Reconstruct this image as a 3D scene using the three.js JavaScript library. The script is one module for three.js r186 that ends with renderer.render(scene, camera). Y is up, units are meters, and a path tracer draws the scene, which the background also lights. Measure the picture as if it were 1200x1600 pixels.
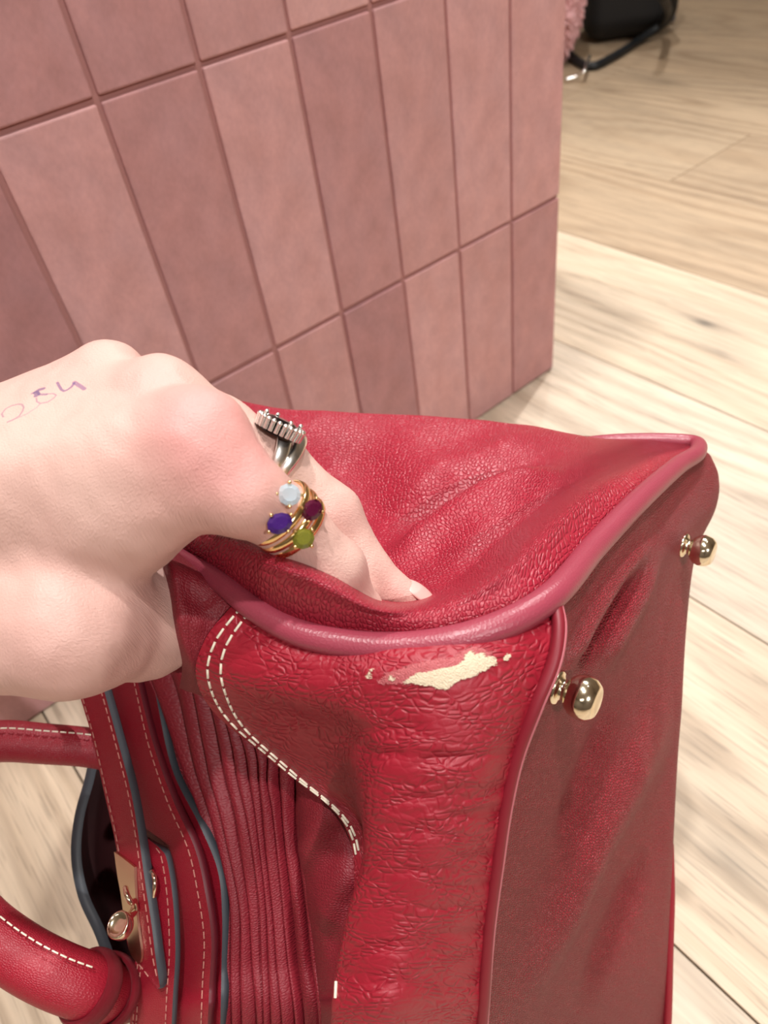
import * as THREE from 'three';
import { mergeGeometries } from 'three/addons/utils/BufferGeometryUtils.js';
import { RoundedBoxGeometry } from 'three/addons/geometries/RoundedBoxGeometry.js';
import { RectAreaLightUniformsLib } from 'three/addons/lights/RectAreaLightUniformsLib.js';
import { ImprovedNoise } from 'three/addons/math/ImprovedNoise.js';

// ------------------------------------------------------------------ camera
const F = 1165, EYE = 0.525;                          // focal length in pixels of the 1200x1600 frame, camera height
const DOWN = new THREE.Vector3(212, 1176, F).normalize();            // gravity, seen from the camera (x right, y down, z ahead)
const UPC = DOWN.clone().negate();
const RC = new THREE.Vector3(1, 0, 0).addScaledVector(UPC, -UPC.x).normalize();
const ZC = new THREE.Vector3().crossVectors(RC, UPC);
const toWorld = (v) => new THREE.Vector3(v.dot(RC), v.dot(UPC) + EYE, v.dot(ZC));
const dirWorld = (x, y, z) => { const v = new THREE.Vector3(x, y, z); return new THREE.Vector3(v.dot(RC), v.dot(UPC), v.dot(ZC)); };
const P = (x, y, d) => toWorld(new THREE.Vector3((x - 600) / F * d, (y - 800) / F * d, d));
const scene = new THREE.Scene();
const camera = new THREE.PerspectiveCamera(2 * Math.atan(800 / F) * 180 / Math.PI, 0.75, 0.02, 60);
{
  const m = new THREE.Matrix4().makeBasis(dirWorld(1, 0, 0), dirWorld(0, -1, 0), dirWorld(0, 0, -1));
  camera.quaternion.setFromRotationMatrix(m); camera.position.set(0, EYE, 0);
  camera.focus = 0.25; camera.userData.fStop = 14;
}
scene.add(camera);
const CAM = camera.position;
const renderer = new THREE.WebGLRenderer({ antialias: true });
renderer.toneMapping = THREE.LinearToneMapping;
renderer.toneMappingExposure = 0.70;
renderer.shadowMap.enabled = true;
RectAreaLightUniformsLib.init();

// ------------------------------------------------------------------ lamps out of view, placed and set for what they light: [x, z, intensity, aim x, aim z, cone, penumbra, size]
const CEIL = 2.8;
const LAMPS = [
  [0.18, 0.02, 17, 0.02, -0.28, 0.62, 0.6, 2.2, 'round recessed spotlight in the ceiling nearly above the handbag'],
  [1.60, 2.30, 40, -0.05, -0.45, 0.62, 0.6, 2.2, 'round recessed spotlight in the ceiling behind the viewer'],
  [-0.08, -0.60, 18, 0.05, -0.6, 0.75, 0.6, 2.4, 'round recessed spotlight straight above the tiled counter front'],
  [1.35, -1.25, 1.5, 1.1, -1.2, 0.8, 0.6, 2.4, 'round recessed spotlight over the open wood floor beside the counter'],
  [1.15, -2.45, 40, 0.02, -0.32, 0.42, 0.7, 2.4, 'round recessed spotlight beyond the counter, aimed back at the handbag'],
  [0.70, -2.90, 11, 0.7, -1.9, 0.8, 0.6, 2.4, 'round recessed spotlight above the black bag on the floor'],
];
const FILL_PANEL = [-0.7, 2.3, 1.2, 0.6, 3];                 // fill panel added at the ceiling: x, z, width, depth, intensity
const WARM = new THREE.Color(1.0, 0.97, 0.935);

// ------------------------------------------------------------------ helpers
function rng(seed) { let a = seed >>> 0; return () => { a = (a + 0x6D2B79F5) | 0; let t = Math.imul(a ^ (a >>> 15), 1 | a); t = (t + Math.imul(t ^ (t >>> 7), 61 | t)) ^ t; return ((t ^ (t >>> 14)) >>> 0) / 4294967296; }; }
const perlin = new ImprovedNoise();
const noise = (x, y, z = 0) => perlin.noise(x + 100.3, y + 57.1, z + 31.7);
const fbm = (x, y, z = 0, o = 4) => { let s = 0, a = 0.5; for (let i = 0; i < o; i++) { s += a * noise(x, y, z); x *= 2.03; y *= 2.03; z *= 2.03; a *= 0.5; } return s; };
const clamp = (x, a = 0, b = 1) => Math.min(b, Math.max(a, x));
const sstep = (a, b, x) => { const t = clamp((x - a) / (b - a)); return t * t * (3 - 2 * t); };
const used = {};
function numbered(name) { const n = used[name] = (used[name] ?? -1) + 1; return n ? name + '_' + String(n).padStart(3, '0') : name; }
function tag(o, label, category, group, kind) { Object.assign(o.userData, label && { label }, category && { category }, group && { group }, kind && { kind }); return o; }
function thing(name, pos, label, category, group) { const g = new THREE.Group(); g.name = numbered(name); if (pos) g.position.copy(pos); scene.add(g); return tag(g, label, category, group); }
function put(name, geo, mat, parent, label) {            // a part: geometry given in world coordinates, moved into its parent's frame
  const m = new THREE.Mesh(geo, mat); m.name = parent === scene ? numbered(name) : name; m.castShadow = m.receiveShadow = true;
  if (parent !== scene) { let o = parent; const off = new THREE.Vector3(); while (o && o !== scene) { off.add(o.position); o = o.parent; } m.position.copy(off).negate(); }
  parent.add(m); if (label) m.userData.label = label; return m;
}
const std = (color, rough, o = {}) => new THREE.MeshPhysicalMaterial({ color, roughness: rough, ...o });
function dataTex(w, h, fn, srgb) {                          // fn(x, y) -> [r, g, b] 0..1
  const d = new Uint8Array(w * h * 4);
  for (let y = 0; y < h; y++) for (let x = 0; x < w; x++) { const c = fn(x, y), i = (y * w + x) * 4; d[i] = clamp(c[0]) * 255; d[i + 1] = clamp(c[1]) * 255; d[i + 2] = clamp(c[2]) * 255; d[i + 3] = 255; }
  const t = new THREE.DataTexture(d, w, h); t.wrapS = t.wrapT = THREE.RepeatWrapping; t.magFilter = THREE.LinearFilter; t.minFilter = THREE.LinearMipmapLinearFilter; t.generateMipmaps = true;
  if (srgb) t.colorSpace = THREE.SRGBColorSpace; t.needsUpdate = true; return t;
}
function sized(t, sx, sy = sx) { const c = t.clone(); c.repeat.set(1 / sx, 1 / sy); c.needsUpdate = true; return c; }
// leather grain: cells with sunken borders, tiling
function leatherTex(n, cells, stretch, seed, warp, soft, fine, patchy = 0) {
  const r = rng(seed), cx = cells, cy = Math.round(cells * stretch), pts = [];
  for (let j = 0; j < cy; j++) for (let i = 0; i < cx; i++) pts.push([(i + 0.1 + 0.8 * r()) / cx, (j + 0.1 + 0.8 * r()) / cy, r()]);
  return dataTex(n, n, (X, Y) => {
    let x = X / n, y = Y / n;
    const w2 = patchy ? 0.011 * Math.sin(6.2832 * (11 * y + Math.sin(6.2832 * 5 * x) * 0.5)) : 0, wx = w2 + Math.sin(6.2832 * (3 * y + 0.3 * Math.sin(6.2832 * 2 * x))) * warp + 0.5 * warp * Math.sin(6.2832 * (7 * x + 5 * y)), wy = Math.sin(6.2832 * (2 * x + 0.4 * Math.sin(6.2832 * 3 * y))) * warp;
    x = (x + wx + 1) % 1; y = (y + wy + 1) % 1;
    const gi = Math.floor(x * cx), gj = Math.floor(y * cy); let a = 9, b = 9, id = 0;
    for (let dj = -1; dj <= 1; dj++) for (let di = -1; di <= 1; di++) {
      const p = pts[((gj + dj + cy) % cy) * cx + (gi + di + cx) % cx];
      const px = p[0] + Math.floor((gi + di) / cx), py = p[1] + Math.floor((gj + dj) / cy), q = Math.hypot((x - px) * cx, (y - py) * cy);
      if (q < a) { b = a; a = q; id = p[2]; } else if (q < b) b = q;
    }
    const calm = patchy ? 0.75 * sstep(-0.1, 0.9, Math.sin(X / n * 12.566 + 2 * Math.sin(Y / n * 6.283)) * Math.sin(Y / n * 12.566 + 1)) : 0, e = calm + (1 - calm) * sstep(0, soft, b - a), h = e * (0.75 + 0.2 * id) + fine * (noise(X * 0.35, Y * 0.35) * 0.5);
    return [h, h, h];
  });
}
// a surface through a grid of [px, py, depth] points (rows of columns), splined both ways
const cr = (a, b, c, d, t, o) => { for (const k of ['x', 'y', 'z']) { const A = a[k], B = b[k], C = c[k], D = d[k]; o[k] = 0.5 * (2 * B + (C - A) * t + (2 * A - 5 * B + 4 * C - D) * t * t + (3 * B - A - 3 * C + D) * t * t * t); } return o; };
function splineAt(pts, u) { const n = pts.length - 1, s = clamp(u) * n, i = Math.min(n - 1, Math.floor(s)), t = s - i, g = (k) => k < 0 ? pts[0].clone().multiplyScalar(2).sub(pts[1]) : k > n ? pts[n].clone().multiplyScalar(2).sub(pts[n - 1]) : pts[k]; return cr(g(i - 1), g(i), g(i + 1), g(i + 2), t, new THREE.Vector3()); }
class Patch {
  constructor(grid, nu, nv, disp) {
    this.g = grid.map((row) => row.map((p) => p.isVector3 ? p : P(...p)));
    this.nu = nu; this.nv = nv; this.disp = disp; this.flip = 1;
    const c = this.base(0.5, 0.5), n = this.normal(0.5, 0.5);
    if (n.dot(CAM.clone().sub(c)) < 0) this.flip = -1;
    const len = (f) => { let s = 0; for (let i = 0; i < 24; i++) s += f(i / 24).distanceTo(f((i + 1) / 24)); return s; };
    this.lu = len((t) => this.base(t, 0.4)); this.lv = len((t) => this.base(0.5, t)); this.creases = [];
    const cum = (f, n) => { const a = [0]; let q = f(0); for (let i = 1; i <= n; i++) { const p = f(i / n); a.push(a[i - 1] + p.distanceTo(q)); q = p; } return a; };
    this.cu = cum((t) => this.base(t, 0.4), nu); this.cv = cum((t) => this.base(0.5, t), nv);
  }
  base(u, v) { const n = this.g.length - 1, s = clamp(v) * n, i = Math.min(n - 1, Math.floor(s)), t = s - i; const row = (k) => splineAt(this.g[Math.min(n, Math.max(0, k))], u);
    const b = row(i), c = row(i + 1), a = i > 0 ? row(i - 1) : b.clone().multiplyScalar(2).sub(c), d = i + 2 <= n ? row(i + 2) : c.clone().multiplyScalar(2).sub(b); return cr(a, b, c, d, t, new THREE.Vector3()); }
  normal(u, v) { const e = 0.004, a = this.base(Math.min(1, u + e), v).sub(this.base(Math.max(0, u - e), v)), b = this.base(u, Math.min(1, v + e)).sub(this.base(u, Math.max(0, v - e))); return a.cross(b).normalize().multiplyScalar(this.flip); }
  at(u, v, lift = 0) { const p = this.base(u, v), n = this.normal(u, v); let h = lift; for (const c of this.creases) h += creaseHeight(c, p); if (this.disp) h += this.disp(u, v, p); return p.addScaledVector(n, h); }
  find(px, py) {                                           // the parameters under a pixel of the frame
    if (!this.cache) { this.cache = []; for (let j = 0; j <= 60; j++) for (let i = 0; i <= 60; i++) this.cache.push([i / 60, j / 60, toPixel(this.base(i / 60, j / 60))]); }
    let best = null, bd = 1e9; for (const c of this.cache) { const d = (c[2][0] - px) ** 2 + (c[2][1] - py) ** 2; if (d < bd) { bd = d; best = c; } }
    let [u, v] = best, s = 1 / 60; const cost = (a, b) => { const q = toPixel(this.base(a, b)); return (q[0] - px) ** 2 + (q[1] - py) ** 2; };
    for (let k = 0; k < 7; k++) { s *= 0.5; for (const [a, b] of [[1, 0], [-1, 0], [0, 1], [0, -1], [1, 1], [-1, -1], [1, -1], [-1, 1]]) { const U = clamp(u + a * s), V = clamp(v + b * s), q = cost(U, V); if (q < bd) { bd = q; u = U; v = V; } } }
    return [u, v];
  }
  crease(px, w, h, ends = 1) { const pts = px.map((p) => this.base(...this.find(...p))); this.creases.push({ pts, w, h, ends }); return this; }
  geo(lift = 0) {
    const { nu, nv } = this, pos = [], uv = [], idx = [];
    for (let j = 0; j <= nv; j++) for (let i = 0; i <= nu; i++) { const p = this.at(i / nu, j / nv, lift); pos.push(p.x, p.y, p.z); uv.push(this.cu[i], this.cv[j]); }
    for (let j = 0; j < nv; j++) for (let i = 0; i < nu; i++) { const a = j * (nu + 1) + i, b = a + 1, c = a + nu + 1, d = c + 1; this.flip > 0 ? idx.push(a, b, d, a, d, c) : idx.push(a, d, b, a, c, d); }
    const g = new THREE.BufferGeometry(); g.setAttribute('position', new THREE.Float32BufferAttribute(pos, 3)); g.setAttribute('uv', new THREE.Float32BufferAttribute(uv, 2)); g.setIndex(idx); g.computeVertexNormals(); return g;
  }
  rim(thick, sides = 'lrtb', out = 0) {                    // the cut edge of a slab of leather: walls from the face back to the underside
    const { nu, nv } = this, gs = []; const N = Math.max(nu, nv);
    const line = (f) => { const pos = [], uv = [], idx = []; let s = 0, last; for (let i = 0; i <= N; i++) { const [u, v] = f(i / N), p = this.at(u, v), n = this.normal(u, v); if (last) s += p.distanceTo(last); last = p.clone();
      for (let k = 0; k <= 4; k++) { const t = k / 4, q = p.clone().addScaledVector(n, -thick * t); if (out) { const e = 0.02, inn = this.at(clamp(u, e, 1 - e), clamp(v, e, 1 - e)).sub(p).normalize(); q.addScaledVector(inn, -out * Math.sin(Math.PI * t)); } pos.push(q.x, q.y, q.z); uv.push(s, thick * t); }
      if (i) for (let k = 0; k < 4; k++) { const a = (i - 1) * 5 + k, b = a + 1, c = a + 5, d = c + 1; idx.push(a, b, d, a, d, c); } }
      const g = new THREE.BufferGeometry(); g.setAttribute('position', new THREE.Float32BufferAttribute(pos, 3)); g.setAttribute('uv', new THREE.Float32BufferAttribute(uv, 2)); g.setIndex(idx); g.computeVertexNormals(); gs.push(g); };
    if (sides.includes('l')) line((t) => [0, t]); if (sides.includes('r')) line((t) => [1, t]); if (sides.includes('t')) line((t) => [t, 0]); if (sides.includes('b')) line((t) => [t, 1]);
    return mergeGeometries(gs);
  }
  slab(thick) { return mergeGeometries([this.geo(), this.geo(-thick)]); }
}
function toPixel(p) { const v = p.clone(); v.y -= EYE; const X = dirWorld(1, 0, 0), Y = dirWorld(0, 1, 0), Z = dirWorld(0, 0, 1), z = v.dot(Z); return [600 + F * v.dot(X) / z, 800 + F * v.dot(Y) / z, z]; }
function creaseHeight(c, p) {
  let bd = 1e9, bt = 0; const n = c.pts.length - 1, ab = new THREE.Vector3(), ap = new THREE.Vector3();
  for (let i = 0; i < n; i++) { ab.subVectors(c.pts[i + 1], c.pts[i]); ap.subVectors(p, c.pts[i]); const t = clamp(ap.dot(ab) / ab.lengthSq()), d = ap.addScaledVector(ab, -t).lengthSq(); if (d < bd) { bd = d; bt = (i + t) / n; } }
  if (bd > 9 * c.w * c.w) return 0;
  return c.h * Math.exp(-bd / (c.w * c.w)) * (c.ends ? Math.min(1, 0.15 + 3.4 * Math.min(bt, 1 - bt)) : 1);
}
function spline(pts) { return new THREE.CatmullRomCurve3(pts.map((p) => p.isVector3 ? p : P(...p)), false, 'centripetal'); }
function tube(pts, r, n = 120, rs = 14, caps = true) {       // r: number or t => radius; uv in metres
  const c = spline(pts), fr = c.computeFrenetFrames(n, false), L = c.getLength(), pos = [], uv = [], idx = [];
  for (let i = 0; i <= n; i++) { const t = i / n, p = c.getPointAt(t), R = typeof r === 'function' ? r(t) : r; for (let k = 0; k <= rs; k++) { const a = k / rs * Math.PI * 2, q = p.clone().addScaledVector(fr.normals[i], Math.cos(a) * R).addScaledVector(fr.binormals[i], Math.sin(a) * R); pos.push(q.x, q.y, q.z); uv.push(t * L, a * R); } }
  for (let i = 0; i < n; i++) for (let k = 0; k < rs; k++) { const a = i * (rs + 1) + k, b = a + 1, cc = a + rs + 1, d = cc + 1; idx.push(a, d, b, a, cc, d); }
  const g = new THREE.BufferGeometry(); g.setAttribute('position', new THREE.Float32BufferAttribute(pos, 3)); g.setAttribute('uv', new THREE.Float32BufferAttribute(uv, 2)); g.setIndex(idx); g.computeVertexNormals();
  if (!caps) return g;
  const e = [g]; for (const t of [0, 1]) { const s = new THREE.SphereGeometry(typeof r === 'function' ? r(t) : r, 12, 8); const p = c.getPointAt(t); s.translate(p.x, p.y, p.z); e.push(s); } return mergeGeometries(e);
}
// thread: short slightly sunk stitches along a line of world points
function threads(pts, r, len, gap, lift, norm) {
  const c = spline(pts), L = c.getLength(), n = Math.floor(L / (len + gap)), gs = [];
  for (let i = 0; i < n; i++) {
    const s0 = (i * (len + gap) + gap / 2) / L, s1 = s0 + len / L, A = c.getPointAt(s0), B = c.getPointAt(Math.min(1, s1)), m = A.clone().add(B).multiplyScalar(0.5);
    const nn = norm ? norm.clone() : CAM.clone().sub(m).normalize(); m.addScaledVector(nn, lift);
    gs.push(new THREE.TubeGeometry(new THREE.CatmullRomCurve3([A.addScaledVector(nn, -r * 0.4), m, B.addScaledVector(nn, -r * 0.4)]), 5, r, 6));
  }
  return mergeGeometries(gs);
}
function onPatch(patch, px, lift) { return px.map((p) => patch.at(...patch.find(...p), lift)); }
function frame(origin, zdir, xhint) { const z = zdir.clone().normalize(), x = xhint.clone().addScaledVector(z, -xhint.dot(z)).normalize(), y = new THREE.Vector3().crossVectors(z, x); return new THREE.Matrix4().makeBasis(x, y, z).setPosition(origin); }

// ------------------------------------------------------------------ materials
const T_PEBBLE = leatherTex(512, 26, 1, 7, 0.006, 0.45, 0.25);
const T_CREASE = leatherTex(1024, 15, 1.8, 11, 0.014, 0.6, 0.2, 1);
const T_FINE = leatherTex(512, 40, 1.3, 5, 0.006, 0.5, 0.4);
const RED = new THREE.Color().setRGB(0.305, 0.009, 0.024);
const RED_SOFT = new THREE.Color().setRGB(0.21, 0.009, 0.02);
const M = {
  gusset: std(new THREE.Color().setRGB(0.33, 0.016, 0.036), 0.35, { bumpMap: sized(T_PEBBLE, 0.040), bumpScale: 0.00036 }),
  corner: std(RED, 0.42, { bumpMap: sized(T_CREASE, 0.054, 0.050), bumpScale: 0.0004 }),
  base: std(RED, 0.5, { bumpMap: sized(T_FINE, 0.06), bumpScale: 0.0012 }),
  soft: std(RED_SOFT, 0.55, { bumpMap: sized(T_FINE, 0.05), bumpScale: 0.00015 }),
  strap: std(RED, 0.45, { bumpMap: sized(T_FINE, 0.04), bumpScale: 0.00012 }),
  piping: std(new THREE.Color().setRGB(0.30, 0.045, 0.073), 0.36, { bumpMap: sized(T_FINE, 0.05), bumpScale: 0.00004 }),
  cord: std(new THREE.Color().setRGB(0.20, 0.007, 0.018), 0.5),
  edge: std(0x3d4148, 0.5),
  thread: std(0xe9dfcb, 0.7),
  threadRed: std(0xb7796f, 0.7),
  shadedLining: std(0x3a0a10, 0.8),  // maroon darkened to hold the shade inside the opening
  gold: std(new THREE.Color().setRGB(0.86, 0.76, 0.58), 0.14, { metalness: 1 }),
  plate: std(new THREE.Color().setRGB(0.78, 0.64, 0.45), 0.3, { metalness: 1 }),
  ringGold: std(new THREE.Color().setRGB(0.95, 0.70, 0.34), 0.15, { metalness: 1 }),
  silver: std(new THREE.Color().setRGB(0.92, 0.92, 0.89), 0.26, { metalness: 1 }),
};

// ------------------------------------------------------------------ room
const HDIR = dirWorld(0.75529134, -0.52491485, 0.39242756).setY(0).normalize();   // along the counter's front
const NDIR = new THREE.Vector3(-HDIR.z, 0, HDIR.x);                                // away from it, towards the viewer
if (NDIR.z < 0) NDIR.negate();
const CORNER = new THREE.Vector3(0.1365, 0, -0.752);
const roomTurn = Math.atan2(-HDIR.z, HDIR.x);
const plaster = std(0xe9e4dc, 0.9);
{
  const S = 7, box = (w, h, d, x, y, z) => { const g = new THREE.BoxGeometry(w, h, d); g.translate(x, y, z); g.rotateY(roomTurn); return g; };
  const st = (name, g, m) => tag(put(name, g, m, scene), null, null, null, 'structure');
  st('ceiling', box(S, 0.12, S, 0, CEIL + 0.06, 0), plaster);
  st('wall_back', box(S, CEIL, 0.12, 0, CEIL / 2, -S / 2 - 0.06), plaster);
  st('wall_front', box(S, CEIL, 0.12, 0, CEIL / 2, S / 2 + 0.06), plaster);
  st('wall_left', box(0.12, CEIL, S, -S / 2 - 0.06, CEIL / 2, 0), plaster);
  st('wall_right', box(0.12, CEIL, S, S / 2 + 0.06, CEIL / 2, 0), plaster);
}
// floor: oak planks laid square to the counter
const oak = (seed, lean) => dataTex(512, 1024, (X, Y) => {
  const x = X / 512 * 0.2333, y = Y / 1024 * 1.3, s = seed * 9.7;            // metres across and along
  const warp = 0.07 * noise(x * 5 + s, y * 1.6) + 0.02 * noise(x * 16, y * 4 + s);
  const c = 0.1167 + 0.05 * noise(s, y * 0.8);
  const ring = Math.sqrt((x - c + warp * 0.5) ** 2 * 1.2 + (0.05 + 0.05 * Math.sin(y * 2.2 + s) + warp) ** 2);
  let g = 0.5 + 0.5 * Math.sin(ring * 260 + 4 * noise(x * 20, y * 3, s)); g = g * g * (0.35 + 1.3 * clamp(0.5 + noise(x * 7 + s, y * 1.5, 4)));
  const fibre = fbm(x * 260 + s, y * 9, s, 3), pore = sstep(0.22, 0.42, noise(x * 700, y * 26, s)), cloud = fbm(x * 9 + s, y * 2.2, 1.3, 3);
  let knot = 0; const r = rng(seed * 77 + 3); for (let k = 0; k < 2; k++) { const kx = r() * 0.2333, ky = r() * 1.3; const q = Math.hypot((x - kx) * 1.6, (y - ky) * 0.6); knot += Math.exp(-q * q / 0.00006) * 0.32 * (k > 0 ? 0.3 : 1) + Math.exp(-q * q / 0.001) * 0.10; }
  const v = 1 - 0.085 * g * (0.5 + lean) + 0.13 * fibre - 0.10 * pore + 0.16 * cloud - knot;
  return [v * 0.86, v * 0.795 - 0.012 * g, v * 0.715 - 0.022 * g];
}, true);
{
  const W = 0.2333, along = NDIR.clone(), tex = [oak(1, 0.5), oak(2, 0.3), oak(3, 0.8), oak(4, 0.4)];
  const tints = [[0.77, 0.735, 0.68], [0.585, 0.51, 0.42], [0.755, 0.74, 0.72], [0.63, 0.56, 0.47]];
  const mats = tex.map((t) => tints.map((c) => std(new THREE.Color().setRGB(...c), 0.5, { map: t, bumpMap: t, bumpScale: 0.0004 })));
  const floor = tag(new THREE.Group(), null, null, null, 'structure'); floor.name = 'floor'; scene.add(floor);
  const slab = new THREE.BoxGeometry(7, 0.1, 7); slab.rotateY(roomTurn); slab.translate(0, -0.062, 0);
  put('underlay', slab, std(0x8a7a66, 0.9), floor);
  const r = rng(4), L = 1.3, g0 = new RoundedBoxGeometry(W - 0.0012, 0.012, L - 0.0012, 1, 0.0008);
  { const p = g0.attributes.position, u = g0.attributes.uv; for (let i = 0; i < p.count; i++) u.setXY(i, p.getX(i) / W + 0.5, p.getZ(i) / L + 0.5); }
  const place = { '3:': 0 };
  for (let i = -12; i <= 12; i++) {
    const off = r() * L;
    for (let k = -3; k <= 2; k++) {
      // plank edges stand at h = 0.64 + i * W along the counter's direction
      const hc = 0.64 + (i + 0.5) * W, nc = off + k * L;
      if (Math.abs(hc) > 3.5 || Math.abs(nc) > 4.2) continue;
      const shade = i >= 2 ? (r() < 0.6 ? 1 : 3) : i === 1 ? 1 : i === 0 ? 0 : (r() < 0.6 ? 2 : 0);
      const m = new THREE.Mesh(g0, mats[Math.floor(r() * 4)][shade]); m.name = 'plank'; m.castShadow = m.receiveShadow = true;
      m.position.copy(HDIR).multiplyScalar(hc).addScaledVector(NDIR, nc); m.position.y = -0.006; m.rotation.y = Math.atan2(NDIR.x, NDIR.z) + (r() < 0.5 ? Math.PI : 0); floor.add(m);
    }
  }
}
// lamps in the ceiling, all out of view
LAMPS.forEach(([x, z, I, ax, az, cone, pen, size, label]) => {
  const t = thing('unseen_ceiling_spotlight', new THREE.Vector3(x, CEIL, z), label, 'spotlight', 'recessed ceiling spotlights');
  const ringG = new THREE.LatheGeometry([[0.042, 0], [0.06, 0], [0.062, -0.004], [0.058, -0.008], [0.046, -0.008], [0.042, 0]].map((q) => new THREE.Vector2(...q)), 32); ringG.translate(x, CEIL - 0.0005, z);
  put('trim_ring', ringG, std(0xf4f4f2, 0.5), t);
  const gl = new THREE.CylinderGeometry(0.042, 0.042, 0.003, 32); gl.translate(x, CEIL - 0.0025, z);
  put('diffuser', gl, new THREE.MeshStandardMaterial({ color: 0xffffff, emissive: WARM, emissiveIntensity: 18 }), t);
  const L = new THREE.SpotLight(WARM, I, 0, cone, pen, 2); L.position.set(x, CEIL - 0.02, z); L.target.position.set(ax, 0, az); L.castShadow = true; L.shadow.radius = size; L.name = 'spotlight_beam'; scene.add(L, L.target);
});

{ // flat panel added under the ceiling as soft fill for the tiles
  const [x, z, w, d, I] = FILL_PANEL, t = thing('added_fill_panel', new THREE.Vector3(x, CEIL, z), 'flat rectangular white light panel set in the ceiling', 'light panel');
  const fr = new RoundedBoxGeometry(w + 0.05, 0.016, d + 0.05, 2, 0.004); fr.translate(x, CEIL - 0.0085, z); put('frame', fr, std(0xf4f4f2, 0.5), t);
  const df = new THREE.BoxGeometry(w, 0.004, d); df.translate(x, CEIL - 0.019, z); put('diffuser', df, new THREE.MeshStandardMaterial({ color: 0xffffff, emissive: WARM, emissiveIntensity: 3 }), t);
  const L = new THREE.RectAreaLight(WARM, I, w, d); L.position.set(x, CEIL - 0.024, z); L.lookAt(x, 0, z); L.name = 'added_fill_light'; scene.add(L);
}
// ------------------------------------------------------------------ tiled counter
{
  const W = 0.07, H = 0.2058, COLS = 16, ROWS = 5, D = 0.55;
  const t = thing('tiled_counter', CORNER.clone().addScaledVector(HDIR, -COLS * W / 2), 'shop counter clad in tall matt pink tiles with darker grout', 'counter');
  const at = (h, y, n) => CORNER.clone().addScaledVector(HDIR, h).addScaledVector(NDIR, n).setY(y);
  const m0 = new THREE.Matrix4().makeBasis(HDIR, new THREE.Vector3(0, 1, 0), NDIR);
  const core = new THREE.BoxGeometry(COLS * W - 0.002, ROWS * H, D); core.applyMatrix4(m0.clone().setPosition(at(-COLS * W / 2 - 0.001, ROWS * H / 2, -D / 2 - 0.0024)));
  const grout = std(new THREE.Color().setRGB(0.40, 0.19, 0.175), 0.95);
  put('core', core, grout, t);
  const top = new RoundedBoxGeometry(COLS * W + 0.01, 0.03, D + 0.02, 2, 0.004); top.applyMatrix4(m0.clone().setPosition(at(-COLS * W / 2, ROWS * H + 0.015, -D / 2)));
  put('countertop', top, std(0xd9c3b8, 0.5), t);
  const mott = [1, 2, 3].map((s) => dataTex(256, 512, (X, Y) => { const v = 0.95 + 0.10 * fbm(X / 60 + s * 7, Y / 60, s, 4) + 0.05 * fbm(X / 9, Y / 9, s, 2), w = 0.06 * fbm(X / 110, Y / 110, s + 5, 3); return [v, v - w * 0.6 - 0.005, v - w]; }, true));
  const C = { a: [0.65, 0.355, 0.343], b: [0.60, 0.32, 0.308], c: [0.54, 0.278, 0.272], d: [0.475, 0.235, 0.234], e: [0.68, 0.385, 0.37] };
  const mats = {}; for (const k in C) mats[k] = mott.map((m) => std(new THREE.Color().setRGB(...C[k]), 0.62, { map: m, bumpMap: m, bumpScale: 0.0012 }));
  const rows = ['cbadbcbadcbabcab', 'aabcacadbcabcbab', 'bbaebccbabcbacbb', 'abcbabcabcabcbaa', 'bacbabcabcbabcab'];
  const r = rng(12), variants = [0, 1, 2, 3].map((k) => {
    const g = new RoundedBoxGeometry(W - 0.0034, H - 0.0034, 0.009, 2, 0.0016), p = g.attributes.position, u = g.attributes.uv;
    for (let i = 0; i < p.count; i++) { const x = p.getX(i), y = p.getY(i); p.setX(i, x + 0.0005 * noise(y * 30 + k * 9, x * 20)); p.setY(i, y + 0.0005 * noise(x * 40, k * 5 + y)); u.setXY(i, x / W + 0.5, y / H + 0.5); }
    g.computeVertexNormals(); return g;
  });
  for (let j = 0; j < ROWS; j++) for (let i = 0; i < COLS; i++) {
    const m = new THREE.Mesh(variants[Math.floor(r() * 4)], mats[rows[j][i]][Math.floor(r() * 3)]); m.name = 'tile'; m.castShadow = m.receiveShadow = true;
    m.position.copy(at(-(i + 0.5) * W, (j + 0.5) * H, -0.0042 + (r() - 0.5) * 0.0006)).sub(t.position); m.quaternion.setFromRotationMatrix(m0); m.rotateX((r() - 0.5) * 0.004); m.rotateY((r() - 0.5) * 0.008); t.add(m);
  }
}

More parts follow.
